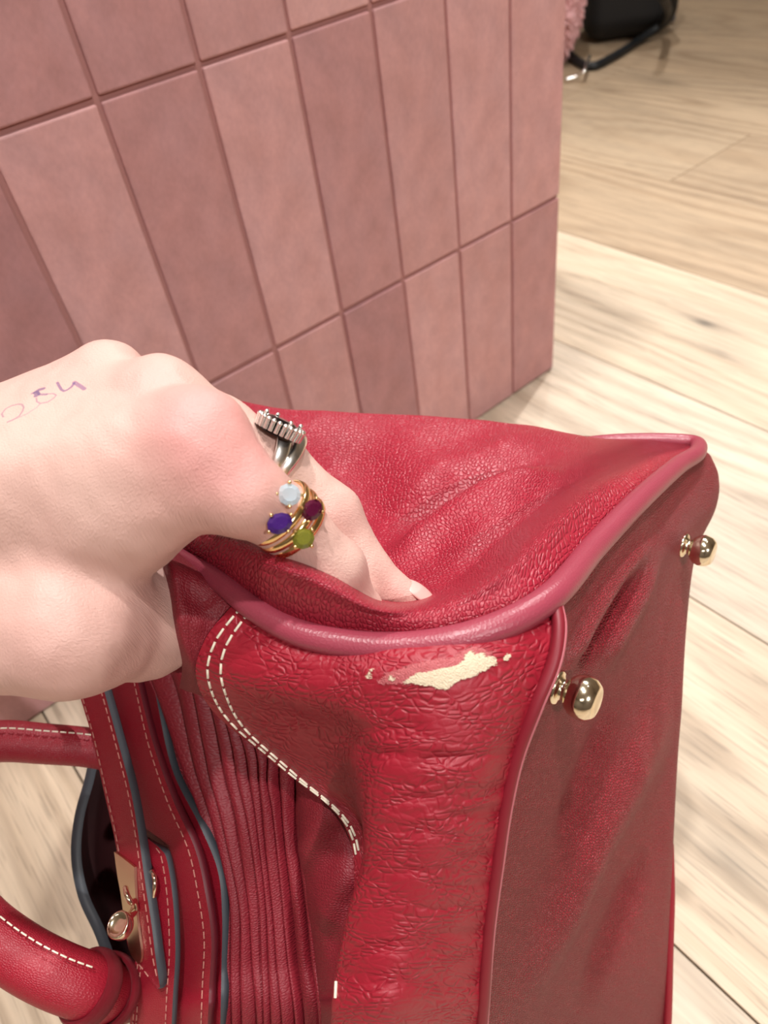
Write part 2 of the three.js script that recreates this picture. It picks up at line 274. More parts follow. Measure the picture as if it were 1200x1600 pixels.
// ------------------------------------------------------------------ the red handbag
const bag = thing('handbag', P(700, 1500, 0.3), 'red grained leather handbag held up on its end, one corner scuffed to cream', 'handbag');
{
  // thick rolled piping round the side panel
  const P1 = [[255, 850, .262], [270, 862, .252], [345, 905, .231], [400, 948, .2195], [470, 985, .2125], [560, 1003, .2085], [640, 1005, .206], [720, 993, .2045], [800, 965, .207], [860, 928, .214], [930, 848, .243], [1000, 775, .275], [1060, 722, .31], [1090, 701, .329], [1086, 688, .340], [1040, 684, .345], [960, 685, .351], [905, 690, .356]];
  put('piping', tube(P1.map(([x, y, d]) => [x, y + 5, d - 0.0026]), (t) => 0.0034 + 0.0008 * sstep(0.08, 0.3, t) - 0.0006 * sstep(0.6, 0.9, t), 260, 20), M.piping, bag, 'thick rolled dusty red piping along the seam');

  // base with its feet
  const baseRows = [
    [[858, 925, .214], [925, 850, .243], [996, 778, .275], [1056, 726, .308], [1094, 705, .332], [1112, 716, .345], [1100, 740, .362]],
    [[869, 950, .212], [925, 880, .240], [990, 815, .271], [1050, 765, .302], [1100, 735, .328], [1123, 745, .345], [1110, 770, .362]],
    [[864, 1020, .207], [920, 950, .236], [985, 895, .267], [1045, 840, .298], [1092, 800, .325], [1119, 790, .344], [1105, 820, .362]],
    [[838, 1090, .206], [895, 1050, .230], [960, 1000, .262], [1015, 945, .295], [1060, 900, .322], [1084, 880, .344], [1070, 905, .364]],
    [[802, 1190, .210], [870, 1160, .233], [930, 1120, .265], [990, 1090, .300], [1045, 1070, .332], [1066, 1065, .350], [1055, 1085, .368]],
    [[782, 1320, .216], [850, 1290, .240], [910, 1265, .272], [970, 1240, .306], [1030, 1220, .340], [1057, 1215, .358], [1045, 1235, .376]],
    [[766, 1450, .224], [830, 1430, .248], [890, 1410, .280], [950, 1390, .314], [1018, 1375, .350], [1049, 1370, .370], [1038, 1390, .388]],
    [[752, 1600, .236], [815, 1585, .262], [880, 1570, .294], [950, 1550, .330], [1015, 1540, .366], [1040, 1535, .386], [1030, 1555, .402]],
    [[740, 1800, .275], [815, 1770, .300], [880, 1740, .330], [950, 1710, .365], [1010, 1690, .398], [1030, 1680, .416], [1020, 1690, .424]],
    [[735, 1975, .352], [810, 1930, .360], [880, 1880, .375], [945, 1820, .391], [1000, 1770, .405], [1020, 1730, .417], [1010, 1720, .425]],
  ];
  const base = new Patch(baseRows, 120, 200);
  base.crease([[880, 1045], [905, 1000], [935, 950], [985, 885], [1020, 845]], 0.006, 0.0032).crease([[905, 1040], [930, 1000], [965, 940], [1000, 890]], 0.0055, -0.005)
    .crease([[935, 1045], [965, 990], [1000, 930], [1030, 875]], 0.008, 0.0034).crease([[1050, 1120], [985, 1210], [935, 1300], [880, 1420], [820, 1560]], 0.018, 0.007)
    .crease([[960, 1110], [915, 1220], [870, 1330]], 0.014, -0.0045).crease([[1010, 1330], [960, 1440], [900, 1570]], 0.014, -0.0035).crease([[900, 900], [960, 840], [1020, 780]], 0.008, 0.002);
  const bp = put('base_panel', base.geo(), M.base, bag, 'bag bottom with rubbed leather and metal feet');
  // seam cord between base and corner guard
  const P2 = [[866, 938, .211], [873, 975, .2075], [866, 1030, .205], [838, 1100, .2045], [808, 1180, .208], [790, 1260, .212], [777, 1350, .217], [764, 1450, .2235], [753, 1600, .235], [740, 1800, .274], [735, 1975, .35]];
  put('seam_cord', tube(P2, 0.0019, 160, 12), M.cord, bag);
  const P2b = P2.slice(0, 9).map(([x, y, d], i) => [x + 10 - i * 0.4, y + 4, d - 0.0004]);
  put('seam_lip', tube(P2b, 0.0007, 140, 8), std(0xb3606a, 0.5), bag);
  // feet
  const foot = (px, py, name, s, lean) => {
    const [u, v] = base.find(px, py), p = base.at(u, v), n = base.normal(u, v).add(dirWorld(...lean)).normalize();
    const prof = [[0, -0.001], [0.0052, -0.001], [0.0054, 0.0004], [0.0046, 0.001], [0.0034, 0.0014], [0.0031, 0.0024], [0.0034, 0.0031], [0.0046, 0.0036], [0.0060, 0.0052], [0.0066, 0.0072], [0.0066, 0.0088], [0.0061, 0.0106], [0.0049, 0.0120], [0.0042, 0.0124], [0.003, 0.01255], [0, 0.0126]];
    const g = new THREE.LatheGeometry(prof.map((q) => new THREE.Vector2(q[0] * s, q[1] * s)), 40); g.rotateX(Math.PI / 2);
    g.applyMatrix4(frame(p, n, new THREE.Vector3(0, 1, 0))); g.computeVertexNormals(); put(name, g, M.gold, bag, 'domed polished pale gold foot');
  };
  foot(870, 1074, 'foot', 1, [0, 0, 0]); foot(1068, 852, 'foot', 1, [0, 0, 0]);
  const under = base.at(0.5, 0.96);

  // corner guard: smooth leather patch over the bottom corner, double stitched
  const corner = new Patch([
    [[380, 930, .2240], [440, 968, .2165], [520, 992, .2110], [600, 1000, .2065], [690, 996, .203], [780, 968, .2055], [862, 930, .2135]],
    [[352, 958, .2235], [425, 995, .2135], [515, 1012, .2070], [600, 1018, .2010], [690, 1014, .1980], [782, 992, .2010], [868, 958, .2105]],
    [[320, 1000, .2230], [410, 1032, .2120], [505, 1046, .2045], [600, 1053, .1970], [692, 1050, .1940], [785, 1030, .1980], [870, 1010, .2075]],
    [[306, 1055, .2270], [400, 1082, .2160], [492, 1098, .2075], [590, 1108, .1990], [685, 1112, .1940], [772, 1105, .1970], [842, 1090, .2055]],
    [[336, 1115, .2400], [418, 1150, .2360], [520, 1178, .2270], [574, 1188, .2035], [665, 1194, .1955], [752, 1188, .1980], [810, 1175, .2085]],
    [[425, 1190, .2490], [482, 1220, .2470], [546, 1250, .2410], [574, 1262, .2070], [656, 1280, .1985], [728, 1280, .2010], [790, 1262, .2125]],
    [[535, 1285, .247], [556, 1298, .245], [582, 1318, .238], [568, 1345, .2110], [645, 1355, .2025], [712, 1355, .2055], [776, 1352, .2175]],
    [[553, 1400, .243], [562, 1405, .240], [568, 1412, .231], [545, 1425, .2140], [625, 1440, .2065], [700, 1445, .2110], [764, 1450, .2240]],
    [[530, 1505, .237], [534, 1508, .233], [536, 1510, .226], [529, 1515, .2170], [612, 1525, .2080], [690, 1525, .2160], [758, 1530, .2300]],
    [[516, 1600, .228], [517, 1601, .225], [519, 1602, .221], [524, 1604, .2170], [604, 1606, .2110], [682, 1604, .2215], [752, 1600, .2360]],
    [[505, 1780, .268], [510, 1780, .262], [515, 1780, .258], [530, 1780, .2540], [600, 1790, .2480], [672, 1795, .2560], [740, 1800, .2750]],
    [[490, 2000, .352], [500, 2010, .350], [515, 2020, .348], [540, 2030, .3450], [600, 2030, .3420], [672, 2000, .3450], [735, 1975, .3520]],
  ], 150, 260);
  corner.crease([[400, 1110], [480, 1135], [560, 1165], [590, 1190]], 0.008, -0.0018).crease([[560, 1010], [660, 1022], [760, 1000]], 0.004, 0.0008);
  const r = rng(31);
  for (let k = 0; k < 26; k++) { const x = 590 + r() * 190, y = 1110 + r() * 420, w = 30 + r() * 50; if (x > 800 - (y - 1100) * 0.16) continue; corner.crease([[x - w, y + (r() - .5) * 14], [x - w * 0.3, y + (r() - .5) * 12], [x + w * 0.4, y + (r() - .5) * 12], [x + w, y + (r() - .5) * 16]], 0.0011 + r() * 0.001, -0.00035 - r() * 0.0004); }
  const cg = put('corner_guard', corner.geo(), M.corner, bag, 'creased leather guard over the bag corner');
  for (const [off, nm] of [[0.03, 0], [0.062, 1]]) {
    const line = []; for (let k = 0; k <= 60; k++) { const v = 0.02 + 0.57 * k / 60; line.push(corner.at(off * (1 + 3 * Math.max(0, v - 0.2)), v, 0.0002)); }
    put('stitching', threads(line, 0.00042, 0.0033, 0.0013, 0.0003), M.thread, cg, 'cream double stitching');
  }
  put('stitching', threads(onPatch(corner, [[527, 1522], [525, 1560], [527, 1600]], 0.0003), 0.0005, 0.0040, 0.0035, 0.0003), M.thread, cg, 'cream double stitching');
  { // scuff: bare cream patch with a torn outline
    const poly = [[636, 1061], [652, 1052], [668, 1050], [684, 1046], [700, 1043], [714, 1040], [722, 1033], [729, 1022], [736, 1018], [742, 1024], [752, 1020], [758, 1026], [768, 1026], [776, 1032], [772, 1040], [764, 1041], [758, 1048], [746, 1052], [734, 1058], [720, 1062], [708, 1068], [696, 1077], [684, 1075], [670, 1070], [656, 1070], [644, 1066], [630, 1068]];
    const bits = [[[786, 1028], [792, 1020], [797, 1026], [790, 1034]], [[574, 1060], [580, 1046], [584, 1044], [578, 1060]], [[606, 1058], [612, 1054], [618, 1062], [612, 1064]]];
    const inside = (q, x, y) => { let c = false; for (let i = 0, j = q.length - 1; i < q.length; j = i++) if ((q[i][1] > y) !== (q[j][1] > y) && x < (q[j][0] - q[i][0]) * (y - q[i][1]) / (q[j][1] - q[i][1]) + q[i][0]) c = !c; return c; };
    const sets = [poly, ...bits].map((q) => q.map((p) => { const [u, v] = corner.find(...p); return [u * 1000, v * 1000]; }));
    const flake = (sets, lift, rag, seed) => {
      let u0 = 1e9, u1 = -1e9, v0 = 1e9, v1 = -1e9; for (const q of sets) for (const [u, v] of q) { u0 = Math.min(u0, u - 12); u1 = Math.max(u1, u + 12); v0 = Math.min(v0, v - 5); v1 = Math.max(v1, v + 5); }
      const NU = 260, NV = 90, pos = [], idx = [], map = new Map();
      const ok = (i, j) => { const u = u0 + (u1 - u0) * i / NU, v = v0 + (v1 - v0) * j / NV, jx = rag * (9 * noise(u * 0.09, v * 0.25, seed) + 7 * noise(u * 0.28, v * 0.8, seed)), jy = rag * (3 * noise(u * 0.09, v * 0.25, seed + 9) + 2.4 * noise(u * 0.28, v * 0.8, seed + 9)); return sets.some((q) => inside(q, u + jx, v + jy)); };
      const vert = (i, j) => { const k = i * 1000 + j; if (!map.has(k)) { const u = u0 + (u1 - u0) * i / NU, v = v0 + (v1 - v0) * j / NV, p = corner.at(u / 1000, v / 1000, lift + 0.0003 * noise(u * 0.35, v * 1.1) + 0.00012 * noise(u * 1.2, v * 3.5)); map.set(k, pos.length / 3); pos.push(p.x, p.y, p.z); } return map.get(k); };
      for (let j = 0; j < NV; j++) for (let i = 0; i < NU; i++) if (ok(i + 0.5, j + 0.5)) { const a = vert(i, j), b = vert(i + 1, j), c = vert(i, j + 1), d = vert(i + 1, j + 1); corner.flip > 0 ? idx.push(a, b, d, a, d, c) : idx.push(a, d, b, a, c, d); }
      const g = new THREE.BufferGeometry(); g.setAttribute('position', new THREE.Float32BufferAttribute(pos, 3)); g.setIndex(idx); g.computeVertexNormals(); return g;
    };
    const margin = [[590, 1068], [604, 1052], [640, 1040], [680, 1031], [705, 1030], [722, 1020], [735, 1012], [752, 1014], [768, 1018], [770, 1034], [740, 1050], [700, 1066], [640, 1068]].map((p) => { const [u, v] = corner.find(...p); return [u * 1000, v * 1000]; });
    put('scuff_margin', flake([margin], 0.00022, 1.3, 3), std(new THREE.Color().setRGB(0.42, 0.09, 0.10), 0.45), cg, 'pink scraped rim of the worn patch');
    put('scuff', flake(sets, 0.00042, 1, 1), std(0xd2c1a8, 0.95), cg, 'cream bare leather where the red finish has worn off');
  }

  // side panel pressed in by the fingers
  const gus = new Patch([
    [[255, 850, .262], [285, 830, .250], [300, 795, .262], [310, 765, .290], [320, 725, .322], [330, 680, .337], [310, 615, .352]],
    [[400, 943, .2205], [402, 893, .2065], [424, 864, .2060], [445, 835, .245], [440, 770, .300], [440, 700, .325], [430, 640, .345]],
    [[488, 988, .2125], [490, 933, .2025], [512, 903, .2020], [530, 878, .238], [522, 800, .300], [520, 720, .322], [520, 646, .342]],
    [[590, 1002, .2085], [588, 964, .2025], [598, 948, .2055], [604, 925, .252], [588, 845, .288], [602, 742, .318], [620, 654, .342]],
    [[680, 1000, .205], [672, 962, .2045], [684, 938, .2145], [692, 914, .250], [672, 840, .282], [692, 750, .313], [720, 661, .340]],
    [[770, 978, .2065], [760, 935, .208], [772, 898, .2135], [766, 872, .246], [760, 800, .275], [790, 730, .308], [800, 668, .338]],
    [[850, 935, .213], [836, 890, .2155], [838, 838, .226], [825, 812, .256], [835, 770, .280], [850, 720, .308], [872, 677, .338]],
    [[950, 826, .252], [930, 800, .252], [917, 768, .259], [904, 752, .283], [905, 735, .296], [915, 710, .312], [940, 686, .338]],
    [[1050, 730, .305], [1035, 722, .308], [1015, 716, .315], [1005, 710, .322], [1000, 703, .328], [1000, 695, .334], [1010, 686, .342]],
    [[1088, 702, .330], [1085, 700, .332], [1080, 697, .334], [1075, 694, .337], [1070, 691, .339], [1065, 689, .341], [1060, 687, .344]],
  ].map((r) => [...r, [r[6][0], r[6][1] + 7, r[6][2] + 0.006], [r[6][0] - 4, r[6][1] + 45, r[6][2] + 0.02]]), 150, 200);
  gus.crease([[580, 845], [640, 805], [720, 765], [800, 738], [850, 722]], 0.0085, -0.0055).crease([[605, 890], [660, 845], [740, 795], [820, 757], [870, 730]], 0.0085, 0.008).crease([[640, 770], [700, 735], [780, 708], [850, 696]], 0.010, 0.0045)
    .crease([[455, 690], [530, 722], [575, 770], [590, 830]], 0.018, -0.010).crease([[650, 690], [640, 740], [625, 790]], 0.013, 0.004).crease([[700, 905], [740, 860], [790, 815], [850, 770], [920, 735]], 0.005, -0.0045).crease([[880, 740], [930, 715], [985, 700]], 0.004, -0.003).crease([[650, 690], [720, 690], [800, 686]], 0.010, 0.003);
  put('side_panel', gus.geo(), M.gusset, bag, 'pebbled leather end panel pushed inwards');

  // front leather bulging over the thumb, beyond the guard's stitched edge
  const fold = new Patch([
    [[250, 835, .262], [262, 845, .255], [300, 872, .243], [345, 903, .232], [382, 930, .225]],
    [[254, 872, .236], [268, 878, .227], [305, 898, .2265], [338, 925, .2265], [370, 950, .225]],
    [[258, 925, .230], [274, 930, .221], [302, 942, .2225], [325, 960, .2240], [347, 985, .225]],
    [[266, 985, .230], [281, 990, .2215], [300, 995, .2225], [316, 1010, .2245], [330, 1025, .2265]],
    [[284, 1040, .236], [297, 1045, .2290], [308, 1050, .2290], [316, 1060, .2300], [326, 1070, .2320]],
    [[280, 1075, .265], [292, 1080, .258], [308, 1085, .250], [320, 1092, .246], [337, 1107, .243]],
  ], 60, 70);
  fold.crease([[275, 900], [310, 930], [330, 950]], 0.004, -0.0015).crease([[275, 960], [300, 965], [322, 985]], 0.003, 0.001);
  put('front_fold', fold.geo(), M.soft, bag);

  // soft front panel and its pleats
  const rows = [
    [[205, 1000, .322], [260, 1020, .300], [310, 1050, .286], [350, 1080, .276], [400, 1120, .268], [440, 1150, .263], [480, 1180, .262], [520, 1215, .266]],
    [[245, 1110, .312], [290, 1120, .296], [330, 1140, .285], [375, 1160, .275], [415, 1180, .268], [445, 1190, .264], [480, 1215, .266], [520, 1240, .270]],
    [[278, 1200, .305], [318, 1205, .292], [352, 1215, .283], [386, 1225, .275], [418, 1230, .269], [444, 1235, .266], [474, 1245, .266], [520, 1260, .272]],
    [[315, 1290, .298], [347, 1290, .287], [374, 1290, .280], [399, 1290, .275], [424, 1290, .270], [446, 1290, .267], [475, 1290, .266], [520, 1295, .272]],
    [[345, 1400, .291], [369, 1400, .285], [391, 1400, .280], [414, 1400, .275], [437, 1400, .271], [459, 1400, .268], [486, 1400, .267], [525, 1400, .272]],
    [[348, 1500, .290], [371, 1500, .284], [396, 1500, .279], [420, 1500, .274], [444, 1500, .270], [468, 1500, .267], [495, 1500, .265], [530, 1500, .268]],
    [[338, 1610, .292], [372, 1610, .286], [400, 1610, .280], [428, 1610, .274], [454, 1610, .269], [480, 1610, .266], [505, 1610, .262], [540, 1610, .262]],
    [[330, 1800, .330], [365, 1800, .324], [400, 1800, .318], [428, 1800, .312], [454, 1800, .306], [480, 1800, .302], [505, 1800, .298], [540, 1800, .296]],
    [[320, 2000, .385], [365, 2000, .380], [400, 2000, .374], [428, 2000, .368], [454, 2000, .362], [480, 2000, .358], [505, 2000, .354], [540, 2010, .352]],
  ];
  const pleats = new Patch(rows, 420, 120, (u, v) => { const k = 11.5, ph = u * k + 0.5 * noise(u * 9, v * 3) + 0.25 * noise(u * 3, v * 5, 4), q = Math.abs(Math.sin(Math.PI * ph)); return 0.0062 * (Math.pow(q, 0.6) - 0.75) * sstep(1.0, 0.85, u) + 0.0018 * noise(u * 7, v * 3, 8); });
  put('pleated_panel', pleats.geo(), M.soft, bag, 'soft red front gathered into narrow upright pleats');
  const bulge = new Patch([
    [[466, 1150, .276], [458, 1165, .268], [466, 1180, .262], [490, 1195, .258], [530, 1215, .256], [560, 1240, .256]],
    [[474, 1220, .274], [462, 1225, .266], [472, 1230, .259], [500, 1245, .254], [530, 1265, .252], [570, 1290, .254]],
    [[480, 1300, .273], [467, 1300, .265], [480, 1305, .257], [510, 1310, .252], [540, 1320, .250], [580, 1330, .252]],
    [[490, 1390, .272], [476, 1390, .264], [490, 1392, .256], [515, 1395, .251], [545, 1400, .249], [580, 1400, .250]],
    [[500, 1470, .270], [489, 1470, .263], [502, 1470, .255], [522, 1470, .250], [545, 1470, .247], [570, 1470, .247]],
    [[506, 1550, .268], [497, 1550, .261], [507, 1550, .253], [522, 1550, .247], [540, 1550, .243], [560, 1550, .242]],
    [[510, 1640, .264], [503, 1640, .257], [510, 1640, .250], [522, 1640, .243], [540, 1640, .239], [560, 1640, .238]],
    [[510, 2000, .366], [505, 2000, .358], [510, 2000, .352], [522, 2000, .349], [540, 2000, .347], [560, 2000, .346]],
  ], 80, 140);
  bulge.crease([[545, 1275], [515, 1330], [490, 1390]], 0.005, -0.003).crease([[565, 1330], [535, 1400], [505, 1460]], 0.006, 0.0028).crease([[550, 1380], [530, 1440], [512, 1500]], 0.004, -0.002).crease([[540, 1240], [500, 1290], [480, 1350]], 0.006, 0.002);
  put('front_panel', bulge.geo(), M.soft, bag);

  // under flap and flap: slabs of leather with painted edges
  const layer = (name, grid, nu, nv, thick, mat, edgeMat, sides, label, opts = {}) => {
    const p = new Patch(grid, nu, nv), o = put(name, p.slab(thick), mat, bag, label);
    put('painted_edge', p.rim(thick, sides, opts.out ?? thick * 0.2), edgeMat, o, opts.edge); return [p, o];
  };
  const [flapB] = layer('under_flap', [
    [[185, 1010, .338], [210, 1015, .331], [232, 1020, .325]], [[190, 1110, .334], [225, 1110, .322], [248, 1110, .314]], [[210, 1200, .325], [245, 1200, .313], [270, 1205, .306]], [[240, 1290, .316], [280, 1290, .304], [312, 1290, .293]],
    [[258, 1360, .312], [300, 1360, .299], [340, 1360, .287]], [[265, 1430, .311], [306, 1430, .298], [347, 1430, .285]], [[265, 1510, .311], [306, 1510, .298], [346, 1510, .285]], [[262, 1620, .313], [304, 1620, .3], [344, 1620, .287]], [[250, 1850, .365], [300, 1850, .355], [340, 1850, .345]]], 24, 90, 0.0034, M.strap, M.edge, 'rtb', 'inner flap with a dark painted edge');
  const [flapA, flapAo] = layer('flap', [
    [[140, 1010, .338], [178, 1010, .328], [205, 1015, .320]], [[160, 1090, .330], [195, 1090, .319], [221, 1090, .311]], [[172, 1165, .324], [208, 1165, .313], [240, 1165, .303]], [[188, 1250, .318], [230, 1250, .306], [270, 1250, .294]], [[207, 1325, .313], [257, 1325, .299], [304, 1325, .285]],
    [[220, 1395, .310], [270, 1395, .294], [320, 1392, .280]], [[230, 1465, .310], [281, 1465, .294], [330, 1465, .279]], [[230, 1540, .310], [280, 1540, .294], [327, 1540, .280]], [[228, 1620, .313], [278, 1620, .297], [324, 1620, .283]], [[220, 1850, .365], [270, 1850, .35], [318, 1850, .338]]], 30, 110, 0.0030, M.strap, std(0x5c1220, 0.5), 'lrtb', 'red flap with pale stitching along its edge');
  const fs = []; for (let k = 0; k <= 40; k++) fs.push(flapA.at(0.9, 0.05 + 0.85 * k / 40, 0.0003));
  put('stitching', threads(fs, 0.00028, 0.0026, 0.0012, 0.0002), M.threadRed, flapAo);
  // the opening's far lip, its inside coloured dark for the shade there
  const [lip] = layer('back_lip', [
    [[160, 1150, .362], [180, 1150, .385], [215, 1150, .40], [260, 1150, .41]], [[148, 1215, .352], [172, 1215, .378], [215, 1215, .395], [262, 1215, .405]], [[132, 1275, .344], [160, 1275, .372], [210, 1275, .39], [260, 1275, .40]], [[127, 1335, .338], [155, 1335, .366], [208, 1335, .386], [260, 1335, .396]],
    [[138, 1395, .334], [165, 1395, .362], [215, 1395, .382], [262, 1395, .394]], [[163, 1450, .330], [187, 1450, .357], [228, 1450, .377], [268, 1450, .39]], [[184, 1510, .328], [204, 1510, .354], [240, 1510, .374], [272, 1510, .387]], [[200, 1580, .328], [220, 1580, .352], [250, 1580, .372], [280, 1580, .385]]], 30, 70, 0.0045, M.shadedLining, M.edge, 'ltb', 'inside of the opening coloured dark for its shade, with a grey painted edge', { out: 0.0008 });

  // leather keeper behind the strap
  const [keep, keepo] = layer('keeper_tab', [
    [[205, 1306, .301], [215, 1307, .298], [232, 1311, .2955]], [[208, 1322, .3], [230, 1322, .2955], [252, 1328, .291]], [[210, 1345, .3], [236, 1345, .294], [261, 1345, .289]], [[212, 1405, .298], [242, 1405, .291], [270, 1405, .285]], [[212, 1485, .298], [243, 1485, .290], [274, 1485, .284]], [[206, 1560, .30], [238, 1560, .292], [270, 1560, .285]], [[200, 1640, .306], [234, 1640, .298], [266, 1640, .291]], [[190, 1800, .33], [224, 1800, .322], [256, 1800, .316]]], 20, 80, 0.0026, M.strap, M.edge, 'lrt', 'leather keeper tab with grey painted edge');
  for (const uu of [0.08, 0.16, 0.86]) { const l = []; for (let k = 0; k <= 30; k++) l.push(keep.at(uu, 0.12 + 0.8 * k / 30, 0.0002)); put('stitching', threads(l, 0.00026, 0.0026, 0.0012, 0.0002), M.threadRed, keepo); }
  // closing strap
  const [strap, strapo] = layer('closing_strap', [
    [[95, 980, .334], [115, 980, .329], [134, 980, .324]], [[125, 1088, .325], [145, 1088, .3195], [165, 1088, .314]], [[143, 1150, .319], [162, 1150, .3135], [182, 1150, .308]], [[162, 1235, .312], [183, 1235, .306], [204, 1235, .300]], [[179, 1310, .305], [198, 1310, .299], [217, 1310, .293]],
    [[188, 1370, .301], [207, 1372, .294], [226, 1375, .287]], [[194, 1440, .298], [215, 1440, .291], [236, 1440, .284]], [[203, 1488, .296], [222, 1488, .289], [242, 1488, .282]], [[228, 1522, .289], [237, 1520, .286], [246, 1518, .282]], [[246, 1545, .284], [248, 1544, .2835], [250, 1542, .283]]], 24, 140, 0.0036, M.strap, M.edge, 'lrtb', 'stitched closing strap with a pointed end');
  for (const uu of [0.1, 0.9]) { const l = []; for (let k = 0; k <= 40; k++) l.push(strap.at(uu, 0.03 + 0.93 * k / 40, 0.0002)); put('stitching', threads(l, 0.00028, 0.0026, 0.0013, 0.0002), M.threadRed, strapo); }
  // metal plate and turning lock on the strap
  const pl = new Patch([[[181, 1330], [197, 1340], [214, 1354]], [[186, 1365], [200, 1372], [215, 1380]], [[193, 1395], [204, 1400], [216, 1405]], [[199, 1440], [209, 1440], [219, 1440]], [[207, 1486], [216, 1486], [225, 1486]], [[219, 1503], [221, 1503], [223, 1502]]].map((row) => row.map((q) => strap.at(...strap.find(...q), 0.0012))), 16, 30);
  put('strap_plate', mergeGeometries([pl.slab(0.0010), pl.rim(0.0010)]), M.plate, bag, 'narrow pale gold metal plate');
  {
    const c = P(190, 1447, .2785), ax = dirWorld(-0.22, -0.62, -0.75).normalize(), m = frame(c, ax, dirWorld(1, 0, 0));
    const prof = [[0, -0.0016], [0.0040, -0.0016], [0.0044, -0.001], [0.0045, 0.0024], [0.0041, 0.0031], [0.0036, 0.0031], [0.0034, 0.0024], [0.0018, 0.0021], [0, 0.0021]].map((q) => new THREE.Vector2(...q));
    const g = new THREE.LatheGeometry(prof, 32); g.rotateX(Math.PI / 2); g.scale(1, 1.1, 1); g.applyMatrix4(m);
    const k = put('turn_lock', g, M.gold, bag, 'oval turning lock knob');
    put('stem', tube([[194, 1442, .281], [202, 1432, .284], [209, 1424, .289], [212, 1415, .292]], 0.0016, 20, 10), M.gold, k);
    put('staple', tube([[196, 1388, .288], [199, 1400, .2855], [205, 1410, .2855], [210, 1408, .288], [213, 1420, .289]], 0.0011, 30, 8), M.gold, k);
    put('keeper_ring', tube([[237, 1362, .289], [241, 1370, .2865], [242, 1385, .2855], [240, 1400, .287]], 0.0009, 24, 8), M.gold, bag, 'small gold ring behind the strap');
  }
  // handle
  const HP = [[230, 1195, .345], [180, 1176, .340], [140, 1168, .336], [70, 1162, .330], [0, 1158, .324], [-70, 1170, .315], [-115, 1225, .306], [-120, 1300, .298], [-85, 1375, .291], [-30, 1445, .286], [35, 1495, .282], [90, 1524, .281], [135, 1541, .284], [160, 1549, .292], [178, 1553, .308], [188, 1555, .330], [192, 1556, .345]];
  const hr = (t) => 0.0086 + 0.0028 * sstep(0.1, 0.75, t);
  const h = put('handle', tube(HP, hr, 200, 28, false), M.strap, bag, 'rolled red leather carrying handle');
  put('stitching', threads(HP.slice(1, 6).map(([x, y, d]) => P(x, y - 20, d - 0.0068)), 0.00034, 0.0024, 0.0010, 0.0002), M.thread, h);
  put('stitching', threads(HP.slice(8, 13).map(([x, y, d]) => P(x + 14, y - 28, d - 0.0075)), 0.00034, 0.0024, 0.0010, 0.0002), M.thread, h);
  const tx = (x) => { const c = spline(HP); let b = 0, bd = 1e9; for (let t = 0.6; t <= 1; t += 0.002) { const d = Math.abs(toPixel(c.getPointAt(t))[0] - x); if (d < bd) { bd = d; b = t; } } return b; };
  const wrap = (t, w, R) => { const c = spline(HP), p = c.getPointAt(t), d = c.getTangentAt(t), g = new THREE.TorusGeometry(R, w, 10, 40); g.scale(1, 1, 2.2); g.applyMatrix4(frame(p, d, new THREE.Vector3(0, 1, 0))); return g; };
  put('handle_wrap', mergeGeometries([wrap(tx(140), 0.0017, 0.0121)]), M.strap, bag); put('handle_wrap', mergeGeometries([wrap(tx(163), 0.0017, 0.0126)]), M.strap, bag);
  // back and lower end close the bag
  const back = new Patch(baseRows.map((r, i) => { const q = r[6], t = i / 9, top = Math.max(0, 1 - i), y = (a) => q[1] + a * (-20 - 90 * t) - top * 40; return [q, [q[0] - 60, y(0.5), q[2] + 0.03 - 0.02 * top - 0.016 * t], [800, y(1), q[2] + 0.055 - 0.06 * top - 0.02 * t], [590, y(1) + 10, q[2] + 0.055 - 0.06 * top - 0.018 * t], [400, y(1) + 20 + 40 * t, q[2] + 0.045 - 0.05 * top - 0.01 * t], [265, y(1) + 60 + 60 * t, q[2] + 0.03 - 0.03 * top]]; }), 60, 90);
  put('back_panel', back.geo(), M.base, bag);
  const low = new Patch([[[735, 1975, .352], [850, 1890, .368], [1020, 1722, .418]], [[600, 2010, .345], [720, 1850, .385], [860, 1640, .44]], [[450, 2010, .362], [560, 1800, .402], [620, 1600, .455]], [[325, 2000, .384], [340, 1800, .412], [380, 1600, .462]]], 20, 20);
  put('lower_side_panel', low.geo(), M.gusset, bag);
  // edge of the back panel that shows past the base
  put('back_seam_cord', tube([[1046, 1320, .374], [1048, 1400, .380], [1046, 1480, .386], [1043, 1600, .398], [1035, 1700, .415]], 0.0022, 40, 10), M.strap, bag);
}

